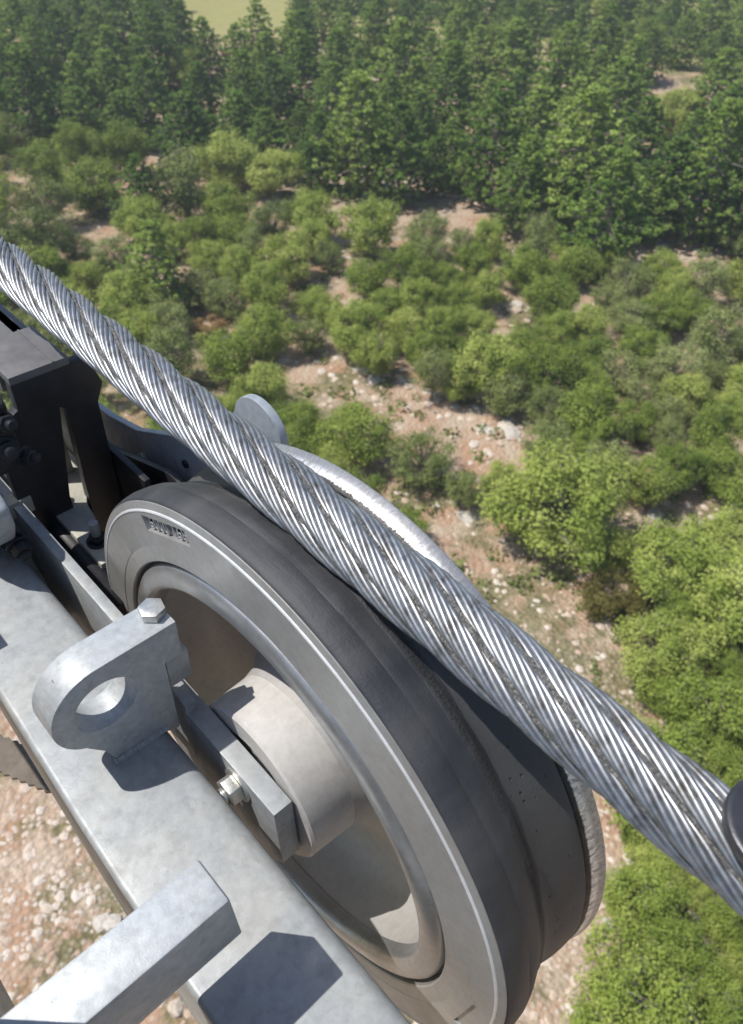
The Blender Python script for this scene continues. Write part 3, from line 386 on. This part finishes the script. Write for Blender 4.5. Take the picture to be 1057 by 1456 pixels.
def bushy(seed, m, npuff=46, per=300, leaf=0.020, open_=0.0, bare=0.0):
    """unit-size crown: width 1, height 1, base at z=0"""
    r_ = random.Random(seed); L = Leaves(); tv, tf = [], []
    lob = [(r_.uniform(0, 6.28), r_.uniform(.08, .2)) for _ in range(3)]
    cen = []; elx = r_.uniform(.8, 1.15); hole = [rv(r_).normalized() for _ in range(4)]
    for i in range(npuff):
        d = rv(r_).normalized(); rad = r_.uniform(.45, 1) ** .5
        if any(d.angle(h_) < .36 for h_ in hole): rad *= .6
        az = math.atan2(d.y, d.x); k = 1 + sum(a * math.sin((j + 2) * az + ph) for j, (ph, a) in enumerate(lob))
        c = Vector((d.x * .40 * rad * k * elx, d.y * .40 * rad * k, .52 + d.z * .36 * rad * r_.uniform(.85, 1.1)))
        if c.z < .12: c.z = .12 + r_.random() * .1
        pr_ = r_.uniform(.055, .125); cen.append((c, pr_)); tone = min(1, max(0, r_.gauss(.5, .22)))
        for j in range(int(per * (pr_ / .095) ** 2 * (1 - open_ * r_.random()))):
            q = rv(r_).normalized(); q.z = q.z * .8 + .1; dd = r_.uniform(.3, 1.1) if r_.random() < .72 else r_.uniform(1.0, 1.55)
            p = c + q * pr_ * dd; nn = q * .8 + rv(r_) * .8 + Vector((-.15, .15, .55))
            s_ = leaf * r_.uniform(.5, 1.35); L.quad(p, nn, rv(r_), s_ * r_.uniform(.35, .7), s_, min(1, max(0, tone + r_.gauss(0, .16))))
    base = Vector((0, 0, -.03)); fork = Vector((r_.uniform(-.05, .05), r_.uniform(-.05, .05), .22)); limb(tv, tf, base, fork, .035, .024, 8)
    for c, pr_ in cen[::2]:
        midp = fork.lerp(c, .5) + rv(r_) * .04; limb(tv, tf, fork, midp, .014, .008, 5); limb(tv, tf, midp, c, .008, .003, 4)
        for _ in range(5): limb(tv, tf, c, c + rv(r_) * pr_ * 1.9, .0034, .001, 3)
    t = mesh('trunk', tv, tf); t.materials.append(M['bark']); return L.done('crown', m), t
def piney(seed, m, wh=17, asp=1.0):
    r_ = random.Random(seed); L = Leaves(); tv, tf = [], []
    top = Vector((r_.uniform(-.02, .02), r_.uniform(-.02, .02), 1)); limb(tv, tf, Vector((0, 0, -.03)), top, .022, .004, 8)
    for i in range(wh):
        z = .10 + .88 * i / (wh - 1); nb = r_.randint(6, 8)
        Lm = .50 * min(1, 1.35 * (1 - (z - .1) / .93) ** .8) * (.72 + .28 * min(1, (z - .1) * 4)) * r_.uniform(.78, 1.15) + .03; a0 = r_.uniform(0, 6.28)
        for b in range(nb):
            a = a0 + 6.283 * b / nb + r_.gauss(0, .12); Lb = Lm * r_.uniform(.65, 1.15); rise = r_.uniform(-.06, .10) * (1 + z)
            d = Vector((math.cos(a), math.sin(a), rise)); p0 = Vector((0, 0, z)); p1 = p0 + d * Lb; limb(tv, tf, p0, p1, .006, .002, 4)
            tone = min(1, max(0, r_.gauss(.45, .2))); nt = max(2, int(Lb / .055))
            for j in range(nt):
                t_ = .28 + .74 * (j + r_.random()) / nt; side = Vector((-d.y, d.x, 0)) * r_.uniform(-1, 1) * Lb * .38 * (1.1 - abs(t_ - .6))
                c = p0.lerp(p1, t_) + side + Vector((0, 0, r_.uniform(-.008, .012)))
                for k in range(30):
                    q = rv(r_).normalized(); q.z = abs(q.z) * .8; q = (q + d * .5).normalized()
                    s_ = r_.uniform(.012, .027); L.quad(c + q * s_ * .7, Vector((0, 0, 1)) + rv(r_) * .9, q, s_ * .42, s_, min(1, max(0, tone + r_.gauss(0, .15))))
    t = mesh('trunk', tv, tf); t.materials.append(M['bark']); return L.done('crown', m), t
V = {'o': [bushy(100 + s, M['oak'], 110, 170, .0125) for s in range(5)],
     'j': [bushy(200 + s, M['juniper'], 85, 150, .0125, .5) for s in range(4)],
     's': [bushy(300, M['olive'], 30, 300, .018)], 'b': [bushy(400, M['dry'], 22, 260, .022, .3)],
     'p': [piney(500 + s, M['pine'], 16 + s % 3) for s in range(5)]}
NM = {'o': 'oak_tree', 'j': 'juniper_tree', 's': 'scrub_bush', 'b': 'dry_bush', 'p': 'pine_tree'}
def tree(k, x, y, w_, h, label, cat='tree', group=None, var=None):
    crown, trunk = V[k][var % len(V[k])] if var is not None else rnd.choice(V[k])
    o = empty(NM[k], (x, y, hgt(x, y) - .05 * h), label=label, cat=cat, group=group)
    o.rotation_euler = (rnd.uniform(-.05, .05), rnd.uniform(-.05, .05), rnd.uniform(0, 6.28)); o.scale = (w_, w_ * rnd.uniform(.88, 1.08), h * 1.05)
    for nm, me in (('crown', crown), ('trunk', trunk)):
        c = bpy.data.objects.new(nm, me); C.objects.link(c); c.parent = o
    return o
NL = ['broad round green tree standing alone beyond the wheel, shadow on gravel to its right', 'small compact round tree between the big lone tree and the right frame edge',
 'grey-green thin bush just left of the big lone tree', 'open grey-green bush above the steel rope, left of the red soil gap', 'bushy dark green tree right above the rope and rounded ear',
 'low dark green tree touching the upper side of the rope near the middle', 'tall bushy tree standing behind the pale rock ledge', 'narrow upright tree left of the tree behind the rock ledge',
 'spreading green tree behind the big lone tree, to its right', 'bright green tree behind the right end of the rock ledge', 'olive brown scrub bush at the edge of the gravel below the lone tree',
 'broad pale green tree right of the olive brown bush', 'green tree at the gravel edge below the olive bush', 'large light green tree cut by the right frame edge',
 'dense bright green tree just above the rope at the right edge', 'small green bush at the right edge beside the red soil strip', 'dry orange brown bush above the rope on the left side', 'small dry reddish bush among green trees at lower right']
for i, (k, x, y, w_, h) in enumerate(NAMED):
    tree(k, x, y, w_, h, NL[i], 'bush' if k in 'sb' or i in (2, 3, 15) else 'tree', var=i)
def zone(k, x, y):
    d = math.hypot(x, y)
    if k == 'p': return ('dark green conical pine in the dense stand at the top of the photo', 'pines in the dense stand on the far slope') if d > 42 else ('dark green conical pine among the lower scrub trees', 'scattered pines in front of the dense stand')
    if d < 26: return ('rounded bright green tree in the thicket below the rope at lower right', 'bright green trees in the lower right thicket')
    if k == 'j': return ('loose grey-green juniper in the scrub band below the pines', 'junipers in the scrub band')
    return ('rounded olive green tree in the scrub band between pines and rope', 'rounded trees in the scrub band')
def screen(x, y, z):
    c = CAMM.transposed() @ (Vector((x, y, z)) - CAMP); f_ = 27.72 / 36
    return c.x / -c.z * f_ * 1024 / 743 + .5, .5 - c.y / -c.z * f_
COLS = ['at the far left edge', 'well left', 'left of centre', 'in the centre', 'right of centre', 'well right', 'at the far right edge']
ROWS = ['along the top edge', 'in the upper pine stand', 'in the lower pine stand', 'in the upper scrub band', 'in the middle scrub band', 'in the lower scrub band', 'beside the lone round tree', 'by the lower rope end', 'in the bottom right corner']
cells = {}
for i, (k, x, y, w_, h) in enumerate(TREES):
    u, v_ = screen(x, y, GZ + h * .5)
    if not (0 < u < 1 and 0 < v_ < 1): continue
    key = (k, min(6, int(u * 7)), min(8, int(v_ * 12) if v_ < .5 else 6 + int((v_ - .5) * 6)))
    cells.setdefault(key, []).append((h * w_ / (x * x + y * y + 400), i))
special = {}
KW = {'p': 'pine', 'o': 'round olive tree', 'j': 'grey-green juniper'}
for (k, cx_, ry), lst in cells.items():
    lst.sort(reverse=True)
    for q_, w0 in enumerate(('largest ', 'second largest ')[:len(lst)]): special[lst[q_][1]] = (w0 if len(lst) > 1 else '') + KW[k] + ' ' + ROWS[ry] + ', ' + COLS[cx_] + ' of the photo'
for i, (k, x, y, w_, h) in enumerate(TREES):
    l_, g_ = zone(k, x, y)
    if i in special: l_ = special[i].replace('edge of the photo', 'edge')
    if k == 'p': w_ *= 1.14; h *= .92
    else: w_ *= .93
    tree(k, x, y, w_, h, l_, 'tree', g_)

# low scrub and grass tufts: nobody could count them
L = Leaves()
def tuft(x, y, s, n=26, tone=.5):
    z = hgt(x, y)
    for _ in range(n):
        q = rv(rnd); q.z = abs(q.z) * .7; L.quad(Vector((x, y, z)) + q * s, q + rv(rnd) * .8, rv(rnd), s * .16, s * .14, min(1, max(0, tone + rnd.gauss(0, .2))))
for i in range(1100):
    a = rnd.uniform(-.05, 1.65); d = 18 + 75 * rnd.random() ** 1.2; tuft(d * math.cos(a), d * math.sin(a), rnd.uniform(.25, .6), 24, rnd.random())
for x, y in ((-1.9, 6.6), (-1.2, 6.0), (-.5, 5.6), (-2.5, 8.0), (-1.0, 5.0), (1.4, 4.1), (-3, 7.6), (7.5, -1.2), (9.2, -1.8), (15.5, 5.0)):
    for _ in range(5): tuft(x + rnd.gauss(0, .18), y + rnd.gauss(0, .18), rnd.uniform(.12, .26), 40, .5)
o = bpy.data.objects.new('low_scrub', L.done('low_scrub', M['juniper'])); C.objects.link(o); tag(o, 'low green scrub and grass tufts on the stony ground', 'scrub', kind='stuff')
# ================================================================== sheave wheel (axis = X, near face at x = 0)
wheel = empty('rope_sheave', (0.054, 0, 0), label='large grey grooved cable wheel with black rubber liner under the steel rope', cat='pulley wheel')
me = lathe([(0.0, .1995), (0.0, .2115), (0.0006, .2120), (0.0006, .2126), (0.0, .2131), (0.0, .2421), (.0005, .2430), (.0014, .2484), (.0020, .2497), (.0026, .2498), (.0028, .2445), (.0100, .2438), (.0104, .232), (.012, .1990), (.0070, .1985), (.0012, .1985)], 300,
           mod=lambda j, x, r, a: (x * (1 if j not in (2, 3) else max(0, min(1, 1.4 * math.sin(a * 1.0 + 2.6) + .6))), r))
# text window: pocket cut in the near flange
fl = link('near_flange', me, M['flange'], wheel)
def window(a0, a1, r0, r1, txt):
    p = [(r0 * math.cos(R(a0)), r0 * math.sin(R(a0))), (r0 * math.cos(R(a1)), r0 * math.sin(R(a1)))]; dep = .0042 if txt else .0022
    t = Vector((p[1][0] - p[0][0], p[1][1] - p[0][1])); Lw = t.length; t.normalize(); nrm = Vector((-t.y, t.x))
    if nrm.dot(Vector(p[0])) < 0: nrm = -nrm
    h = r1 - r0
    q = [Vector(p[0]), Vector(p[1]), Vector(p[1]) + nrm * h, Vector(p[0]) + nrm * h]
    q[3] -= t * .0002
    cut = prism([tuple(c) for c in q], 0, -.01, dep); co = bpy.data.objects.new('cut', cut); C.objects.link(co); co.location = (0, 0, 0)
    md = fl.modifiers.new('b', 'BOOLEAN'); md.operation = 'DIFFERENCE'; md.object = co; md.solver = 'EXACT'
    bpy.context.view_layer.update(); dg = bpy.context.evaluated_depsgraph_get(); nm = bpy.data.meshes.new_from_object(fl.evaluated_get(dg)); fl.modifiers.clear(); fl.data = nm
    bpy.data.objects.remove(co)
    if txt:
        cu = bpy.data.curves.new('t', 'FONT'); cu.body = txt; cu.size = h * 1.12; cu.extrude = .0008; cu.bevel_depth = .00025; cu.align_x = 'CENTER'; cu.align_y = 'CENTER'; cu.offset = -.0002; cu.space_character = 1.12
        to = bpy.data.objects.new('t', cu); tm = bpy.data.meshes.new_from_object(to); bpy.data.objects.remove(to)
        xs = [v.co.x for v in tm.vertices]; k = Lw * .86 / (max(xs) - min(xs))
        mid = (q[0] + q[1] + q[2] + q[3]) / 4
        for v in tm.vertices:
            s_, u_ = v.co.x * k, v.co.y; c = mid + t * s_ + nrm * u_; v.co = (.0028 - v.co.z, c.x, c.y)
        link('raised_lettering', tm, M['ring'], fl)
window(55.2, 73.2, .2262, .2392, '6000 168')
window(180, 196, .2272, .2400, None)
bm = bmesh.new(); bm.from_mesh(fl.data); bmesh.ops.recalc_face_normals(bm, faces=bm.faces); bm.to_mesh(fl.data); bm.free()
for p in fl.data.polygons: p.use_smooth = True
fl.data.set_sharp_from_angle(angle=R(28))
o = link('rim_edge', lathe([(-.0004, .2421), (-.0003, .2429), (.0004, .2438), (.0010, .2441), (.0012, .2436), (.0006, .2424)], 300), M['edge'], wheel, True, 50)
# retaining ring
o = link('retaining_ring', lathe([(.0110, .1985), (.0100, .1960), (.0030, .1948), (.0006, .1925), (-.0015, .1885), (-.0022, .1840), (-.0024, .1790), (-.0018, .1768), (-.0002, .1750), (.0020, .1738), (.006, .1730), (.014, .1725), (.014, .19)], 300), M['ring'], wheel, True, 40)
# hub and web (dished)
o = link('wheel_web', lathe([(.0145, .1735), (.030, .1725), (.050, .169), (.062, .160), (.068, .140), (.066, .118), (.058, .094), (.046, .080), (.030, .0754), (.030, .070), (.078, .070), (.078, .19), (.0145, .19)], 200), M['web'], wheel, True, 50)
o = link('hub', lathe([(.0310, .0752), (-.0095, .0732), (-.0115, .0712), (-.0115, .052), (-.006, .050), (-.006, .030), (.030, .030), (.0295, .070)], 160), M['hub'], wheel, True, 35)
# rubber liner
prof = [(.0029, .2447), (.0029, .2499), (.0040, .2514), (.0090, .2527), (.0150, .2533), (.0215, .2531), (.0222, .2526), (.0230, .2529), (.030, .2512), (.038, .2478), (.0445, .2448), (.047, .2446), (.0485, .2432), (.052, .2415), (.057, .2408), (.062, .2414), (.068, .2432), (.076, .2452), (.083, .2462), (.089, .2466), (.0915, .2455), (.092, .240), (.092, .225), (.0115, .225), (.0112, .2446)]
o = link('rubber_liner', lathe(prof, 300, mod=lambda j, x, r, a: (x, r + (.00035 * math.sin(17 * a + j) * math.sin(5 * a) if 3 < j < 15 else 0))), M['rubber'], wheel, True, 60)
# far flange
o = link('far_flange', lathe([(.0935, .226), (.0935, .2455), (.0945, .2465), (.1010, .2480), (.1065, .2500), (.1082, .2500), (.1088, .2490), (.1090, .2), (.098, .197)], 300), M['flange'], wheel, True, 40)
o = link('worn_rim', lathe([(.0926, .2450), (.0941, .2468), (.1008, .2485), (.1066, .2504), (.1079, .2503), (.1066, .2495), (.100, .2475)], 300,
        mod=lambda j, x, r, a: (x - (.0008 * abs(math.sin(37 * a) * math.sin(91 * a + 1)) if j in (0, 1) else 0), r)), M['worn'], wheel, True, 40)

# axle and keeper plate carried by the beam
axle = empty('wheel_axle', (-.03, 0, 0), label='square keeper plate and zinc hex nut on the wheel axle', cat='axle')
me = prism([(-.058, -.024), (-.052, .047), (.098, .050), (.104, .030), (.060, -.060), (-.02, -.070)], 0, -.0305, -.0135); part('keeper_plate', me, 'zinc', axle, .0008)
me = prism(circle(0, 0, .026, 40), 0, -.0130, .060); part('axle_shaft', me, 'bolt', axle)
hexbolt(axle, (-.0325, -.006, .0290), (-1, 0, 0), .0120, .0105, name='hex_nut', rot=.4, tip=.0045)

# ================================================================== galvanised beam with lifting lug
beam = empty('galvanised_beam', (-.1, 0, -.01), label='grey galvanised square tube beam running diagonally across the lower left', cat='beam')
def tube_beam():
    # rounded square section swept along Y, right side fixed, left side tapering slightly away from the camera
    vs, fs = [], []; ys = [-.75, -.3, -.02, .04, .12, .25, .6, 1.6]
    for y in ys:
        xl = -.1395 if y < .0 else (-.1395 + .009 * min(1, y / .25)); xr, zt, zb, r = -.0480, .050, -.070, .013
        sec = []
        for cx, cz, a0 in ((xr - r, zt - r, 0), (xl + r * .9, zt - r, 90), (xl + r, zb + r, 180), (xr - r, zb + r, 270)):
            for k in range(6):
                a = R(a0 + 18 * k); q = .35 if a0 == 90 else 1.0
                ox, oz = (xl + r * q, zt - r * q) if a0 == 90 else (cx, cz)
                sec.append((ox + r * q * math.cos(a), y, oz + r * q * math.sin(a)))
        vs += sec
    n = 24
    for i in range(len(ys) - 1):
        for k in range(n): k2 = (k + 1) % n; fs.append((i * n + k, i * n + k2, (i + 1) * n + k2, (i + 1) * n + k))
    fs.append(tuple(range(n))); fs.append(tuple(range((len(ys) - 1) * n, len(ys) * n))[::-1])
    me = mesh('beam', vs, fs)
    bm = bmesh.new(); bm.from_mesh(me); bmesh.ops.recalc_face_normals(bm, faces=bm.faces); bm.to_mesh(me); bm.free(); return me
o = part('square_tube', tube_beam(), 'zinc', beam)
for p in o.data.polygons: p.use_smooth = True
o.data.set_sharp_from_angle(angle=R(40))
lug = [(-.0235, .161), (-.086, .161)] + circle(-.0865, .1205, .0405, 22, 95, 235) + [(-.098, .070), (-.092, .0503), (-.048, .0503), (-.0455, .040), (-.038, .040), (-.038, .124), (-.0235, .124)]
me = prism(lug, 1, .0605, .0895, [circle(-.0865, .1200, .0238, 40)]); lg = part('lifting_lug', me, 'zinc_light', beam, .0014)
part('key_block', box(-.0372, -.018, .0625, .086, .090, .1232), 'zinc', lg, .0015)
hexbolt(lg, (-.0320, .077, .1612), (0, 0, 1), .0100, .0075, name='lug_bolt', rot=.3, washer=False)
# weld bead at the lug foot
vs, fs = [], []
for i in range(30):
    t = i / 29; x = -.095 + .047 * t; r = .0032 + rnd.uniform(-.0005, .0007)
    for k in range(8): a = 6.283 * k / 8; vs.append((x, .0600 + r * math.cos(a) * .9, .0505 + r * math.sin(a)))
for i in range(29):
    for k in range(8): k2 = (k + 1) % 8; fs.append((i * 8 + k, i * 8 + k2, i * 8 + 8 + k2, i * 8 + 8 + k))
part('weld_bead', mesh('weld', vs, fs), 'zinc', beam)

# left rail with cross bars
rail = empty('side_plate', (-.232, 0, .1), label='galvanised cross bar stepping over the beam at lower left, held by a vertical side plate', cat='bracket')
part('vertical_plate', prism([(-.6, .0), (.9, .0), (.9, .262), (.040, .262), (.040, .163), (-.085, .163), (-.085, .262), (-.6, .262)], 0, -.243, -.226), 'zinc', rail, .001)  # raised, notched top is added out of view to shade the beam's left side
me = prism([(-.2255, .107), (-.1035, .107), (-.1065, .160), (-.1075, .162), (-.2255, .162)], 1, -.1205, -.0905); part('cross_bar', me, 'zinc_light', rail, .0016)
me = box(-.2255, -.150, .262, .292, .115, .162); part('cross_bar', me, 'zinc_light', rail, .0016)

# flat rail standing between beam and wheel, with its strap
fr = empty('flat_rail', (-.03, .3, .03), label='upright galvanised flat rail between the beam and the wheel, with a small strap over it', cat='rail')
me = prism([(.06, .060), (.075, .0655), (.9, .0655), (.9, -.055), (.30, -.055), (.06, -.02)], 0, -.031, -.0205); part('rail_plate', me, 'zinc', fr, .0008)
part('strap', box(-.0345, -.0115, .360, .376, .050, .0690), 'zinc_warm', fr, .001)
part('stiffener', prism([(.30, -.05), (.42, -.05), (.42, .045)], 0, -.046, -.0315), 'zinc_warm', fr, .001)

# round galvanised boss at the left frame edge
bo = empty('round_boss', (-.055, .33, .08), label='rounded galvanised boss with dark nuts at the left frame edge', cat='clamp')
me = prism([(.285, .128), (.30, .140), (.50, .140), (.50, .05), (.34, .05), (.30, .082), (.287, .104)], 0, -.090, -.050); part('boss_body', me, 'zinc_light', bo, .006, 4)
for k, (y, z) in enumerate(((.300, .072), (.318, .064), (.336, .070))): hexbolt(bo, (-.052, y, z), (0, -.9, -.3), .0085, .010, m='black', name='nut', rot=k, tip=.006)

# ================================================================== black portal bracket
pb = empty('black_bracket', (.02, .4, 0), label='black painted steel portal bracket under the rope at the left edge', cat='bracket')
part('top_plate', box(.003, .0605, .361, .4335, .192, .2000), 'darktop', pb, .0008)
part('top_rib', box(.0455, .0470, .361, .4335, .2002, .2008), 'darktop', pb)
part('rear_plate', box(.020, .0850, .452, .70, .130, .150), 'darktop', pb, .001)
me = prism([(.003, .1918), (.078, .1918), (.088, .160), (.079, .140), (.079, -.12), (.041, -.12), (.047, .146), (.041, .151), (.026, .046), (.026, -.12), (-.024, -.12), (-.024, .150), (.003, .165)], 1, .362, .3735); part('front_web', me, 'black', pb, .001)
part('side_web', box(.0672, .0790, .374, .60, -.12, .15), 'black', pb, .001)
part('side_web', box(-.012, .002, .374, .60, -.12, .028), 'black', pb, .001)
# black cast clamp in front
ck = empty('black_clamp', (-.03, .33, .15), label='small black cast clamp with shiny nuts at the left edge beside the portal bracket', cat='clamp')
me = prism([(.335, .195), (.350, .200), (.36, .195), (.36, .130), (.345, .118), (.332, .128), (.336, .160)], 0, -.055, -.012); part('clamp_body', me, 'black', ck, .004, 3)
hexbolt(ck, (-.020, .333, .178), (.2, -1, .3), .0085, .008, m='black', name='nut', tip=.008)
hexbolt(ck, (-.026, .331, .152), (.0, -1, .4), .0095, .008, m='black', name='nut', tip=.010)
hexbolt(ck, (-.012, .331, .138), (.6, -1, .1), .0075, .008, m='black', name='nut', tip=.006)

# cream arm end with bolts between the legs
ar = empty('beige_bracket', (.04, .38, 0), label='weathered beige bracket with two upright bolts, behind the flat rail', cat='bracket')
me = prism([(.006, .270), (.006, .52), (.090, .56), (.090, .395), (.055, .388), (.040, .360), (.036, .335), (.028, .325), (.028, .270)], 2, .006, .0290); part('base_plate', me, 'zinc_warm', ar, .002)
part('upright_rib', prism([(.020, .0295), (.055, .0295), (.052, .150), (.038, .150)], 1, .415, .425), 'zinc_warm', ar, .001)
me = prism(circle(.004, .012, .0115, 20), 1, .22, .56); part('lower_tube', me, 'black', ar)
for x, y, s in ((.0165, .385, 1.0), (.0200, .300, .85)):
    hexbolt(ar, (x, y, .0320), (0, 0, 1), .0105 * s, .007 * s, m='black', name='nut')
    me = prism(circle(x, y, .0058 * s, 24), 2, .0392, .056); part('bolt_shank', me, 'bolt' if s == 1 else 'zinc', ar, .0006)

# dark understructure below the bracket (cross member carrying the arm)
um = empty('cross_member', (.05, .45, -.1), label='black cross member in shadow between the portal legs and the wheel', cat='beam')
part('box_section', box(-.02, .13, .375, .50, -.145, -.060), 'black', um, .004)
part('end_plate', box(.081, .088, .30, .56, -.10, .075), 'black', um, .001)

# ================================================================== far side plate with rounded ear
fp = empty('rope_guide_plate', (.14, .3, .1), label='bluish grey guide plate with a rounded ear sticking up behind the rope', cat='plate')
ear = circle(.166, .192, .030, 18, 40, 150)
me = prism([(.62, .02), (.47, .037), (.405, .054), (.312, .100), (.255, .115), (.225, .150)] + [(2 * .166 - a, b) for a, b in ear][0:0] + [(.166 + .033 * math.cos(R(a)), .1925 + .030 * math.sin(R(a))) for a in range(10, 176, 9)] + [(.120, .150), (.10, .08), (.10, -.16), (.62, -.16)], 0, .131, .139)
part('guide_plate', me, 'bluegrey', fp, .001)
hexbolt(fp, (.1305, .300, .072), (-1, 0, 0), .005, .003, m='black', name='bolt_head', washer=False)
hexbolt(fp, (.1300, .395, .020), (-1, 0, .2), .0075, .006, name='bolt_head', tip=.004)
part('back_shield', prism([(.30, .07), (.44, .02), (.44, -.15), (.20, -.15), (.215, .045), (.25, .068)], 0, .1085, .1160), 'black', fp, .001)

# rope retainer at the right edge
rr = empty('rope_retainer', (.07, -.30, .3), label='dark burnished rounded plate end overlapping the rope at the right frame edge', cat='retainer')
pts = [(.0560 + .0250 * math.cos(R(a)), -.3000 + .0250 * math.sin(R(a))) for a in range(0, 200, 9)] + [(.031, -.42), (.092, -.42)]
me = prism(pts, 2, .290, .298); part('retainer_plate', me, 'catch', rr, .0028, 4)
part('retainer_arm', box(.091, .125, -.46, -.33, .12, .289), 'catch', rr, .003)

# serrated strap seen far below at the left edge
ss = empty('serrated_strut', (-.13, .36, -.3), label='brown serrated steel strut passing under the beam at the left edge', cat='strut')
d = Vector((.022, -.044)).normalized(); nn = Vector((-d.y, d.x)); c0 = Vector((-.150, .400)); hw = .019; top = []; bot = []
for i in range(120):
    s_ = -.35 + i * .006
    top.append(c0 + d * s_ + nn * (hw + (.003 if i % 2 else 0))); bot.append(c0 + d * (s_ + .002) - nn * (hw + (.003 if i % 2 else 0)))
me = prism([tuple(p) for p in top] + [tuple(p) for p in bot[::-1]], 2, -.306, -.300); part('toothed_plank', me, 'rust', ss)

# ================================================================== steel wire rope
rope = empty('steel_rope', (.054, 0, .2632), label='thick twisted steel wire rope running diagonally over the rubber lined wheel', cat='cable')
LAY, RH, RS, NW, WL = .350, .0142, .0071, 10, .205
RW = RS * math.sin(math.pi / NW) / (1 + math.sin(math.pi / NW)) * 1.03
Y0, Y1, ST = -1.1, 3.2, .005
ns = int((Y1 - Y0) / ST)
def strand_frame(y, th0=0):
    th = th0 - 2 * math.pi * y / LAY; N = Vector((math.cos(th), 0, math.sin(th))); Tt = Vector((-math.sin(th) * RH * 2 * math.pi / LAY, -1, math.cos(th) * RH * 2 * math.pi / LAY)).normalized()
    return N * RH + Vector((0, y, 0)), N, Tt.cross(N)
def sweep(cfun, r, n=7, rfun=None):
    vs, fs = [], []
    prev = None; cs = [cfun(Y0 + i * ST) for i in range(ns + 1)]
    for i, (c, u, w_) in enumerate(cs):
        for k in range(n):
            a = 2 * math.pi * k / n; rr_ = r if rfun is None else rfun(i, k); vs.append(c + u * (math.cos(a) * rr_) + w_ * (math.sin(a) * rr_))
    for i in range(ns):
        for k in range(n): k2 = (k + 1) % n; fs.append((i * n + k, i * n + k2, (i + 1) * n + k2, (i + 1) * n + k))
    return mesh('sweep', vs, fs)
def wire_fun(k):
    def f(y):
        c, N, B = strand_frame(y); ph = 2 * math.pi * (k / NW) - 2 * math.pi * y / WL
        q = N * math.cos(ph) + B * math.sin(ph); p = c + q * (RS - RW); t = B * math.cos(ph) - N * math.sin(ph)
        return p, q, t
    return f
def core_fun(y):
    c, N, B = strand_frame(y); return c, N, B
core_me = sweep(core_fun, RS - RW * 1.25, 12); core_me.materials.append(M['grease'])
wires = []
for k in range(NW):
    me = sweep(wire_fun(k), RW, 8); me.materials.append(M['wire'])
    for p in me.polygons: p.use_smooth = True
    wires.append(me)
def gr_fun(y):
    th = math.pi / 6 - 2 * math.pi * y / LAY; N = Vector((math.cos(th), 0, math.sin(th))); T = Vector((-math.sin(th), 0, math.cos(th))); dd = .0158 + .0008 * math.sin(y * 61) * math.sin(y * 23 + 1); return N * (dd - .0004) + Vector((0, y, 0)), N, T
gn = [[rnd.uniform(.7, 1.35) for _ in range(7)] for _ in range(ns + 1)]
gm = [.0 for _ in range(ns + 1)]
gr_me = sweep(gr_fun, .0017, 7, rfun=lambda i, k: .0017 * gn[i][k] * (.8 + .35 * math.sin(i * .11) * math.sin(i * .037 + 1)) ); gr_me.materials.append(M['grease'])
for j in range(6):
    st = bpy.data.objects.new('strand', core_me); C.objects.link(st); st.parent = rope; st.rotation_euler = (0, math.pi / 3 * j, 0)
    for me in wires: wo = bpy.data.objects.new('wire', me); C.objects.link(wo); wo.parent = st
    go = bpy.data.objects.new('grease', gr_me); C.objects.link(go); go.parent = rope; go.rotation_euler = (0, math.pi / 3 * j, 0)
me = sweep(lambda y: (Vector((0, y, 0)), Vector((1, 0, 0)), Vector((0, 0, 1))), .0095, 12); link('rope_core', me, M['grease']).parent = rope

# ================================================================== air
hz = bpy.data.materials.new('haze'); hz.use_nodes = True; t = hz.node_tree; t.nodes.clear()
ou = t.nodes.new('ShaderNodeOutputMaterial'); pv = t.nodes.new('ShaderNodeVolumePrincipled'); pv.inputs['Color'].default_value = (0.88, 0.96, 1, 1); pv.inputs['Density'].default_value = 0.0012; pv.inputs['Anisotropy'].default_value = 0.2
t.links.new(pv.outputs[0], ou.inputs['Volume'])
o = link('haze', box(-1900, 1900, -1900, 1900, -27, 6), hz); tag(o, 'thin pale air over the valley', 'haze', kind='stuff')
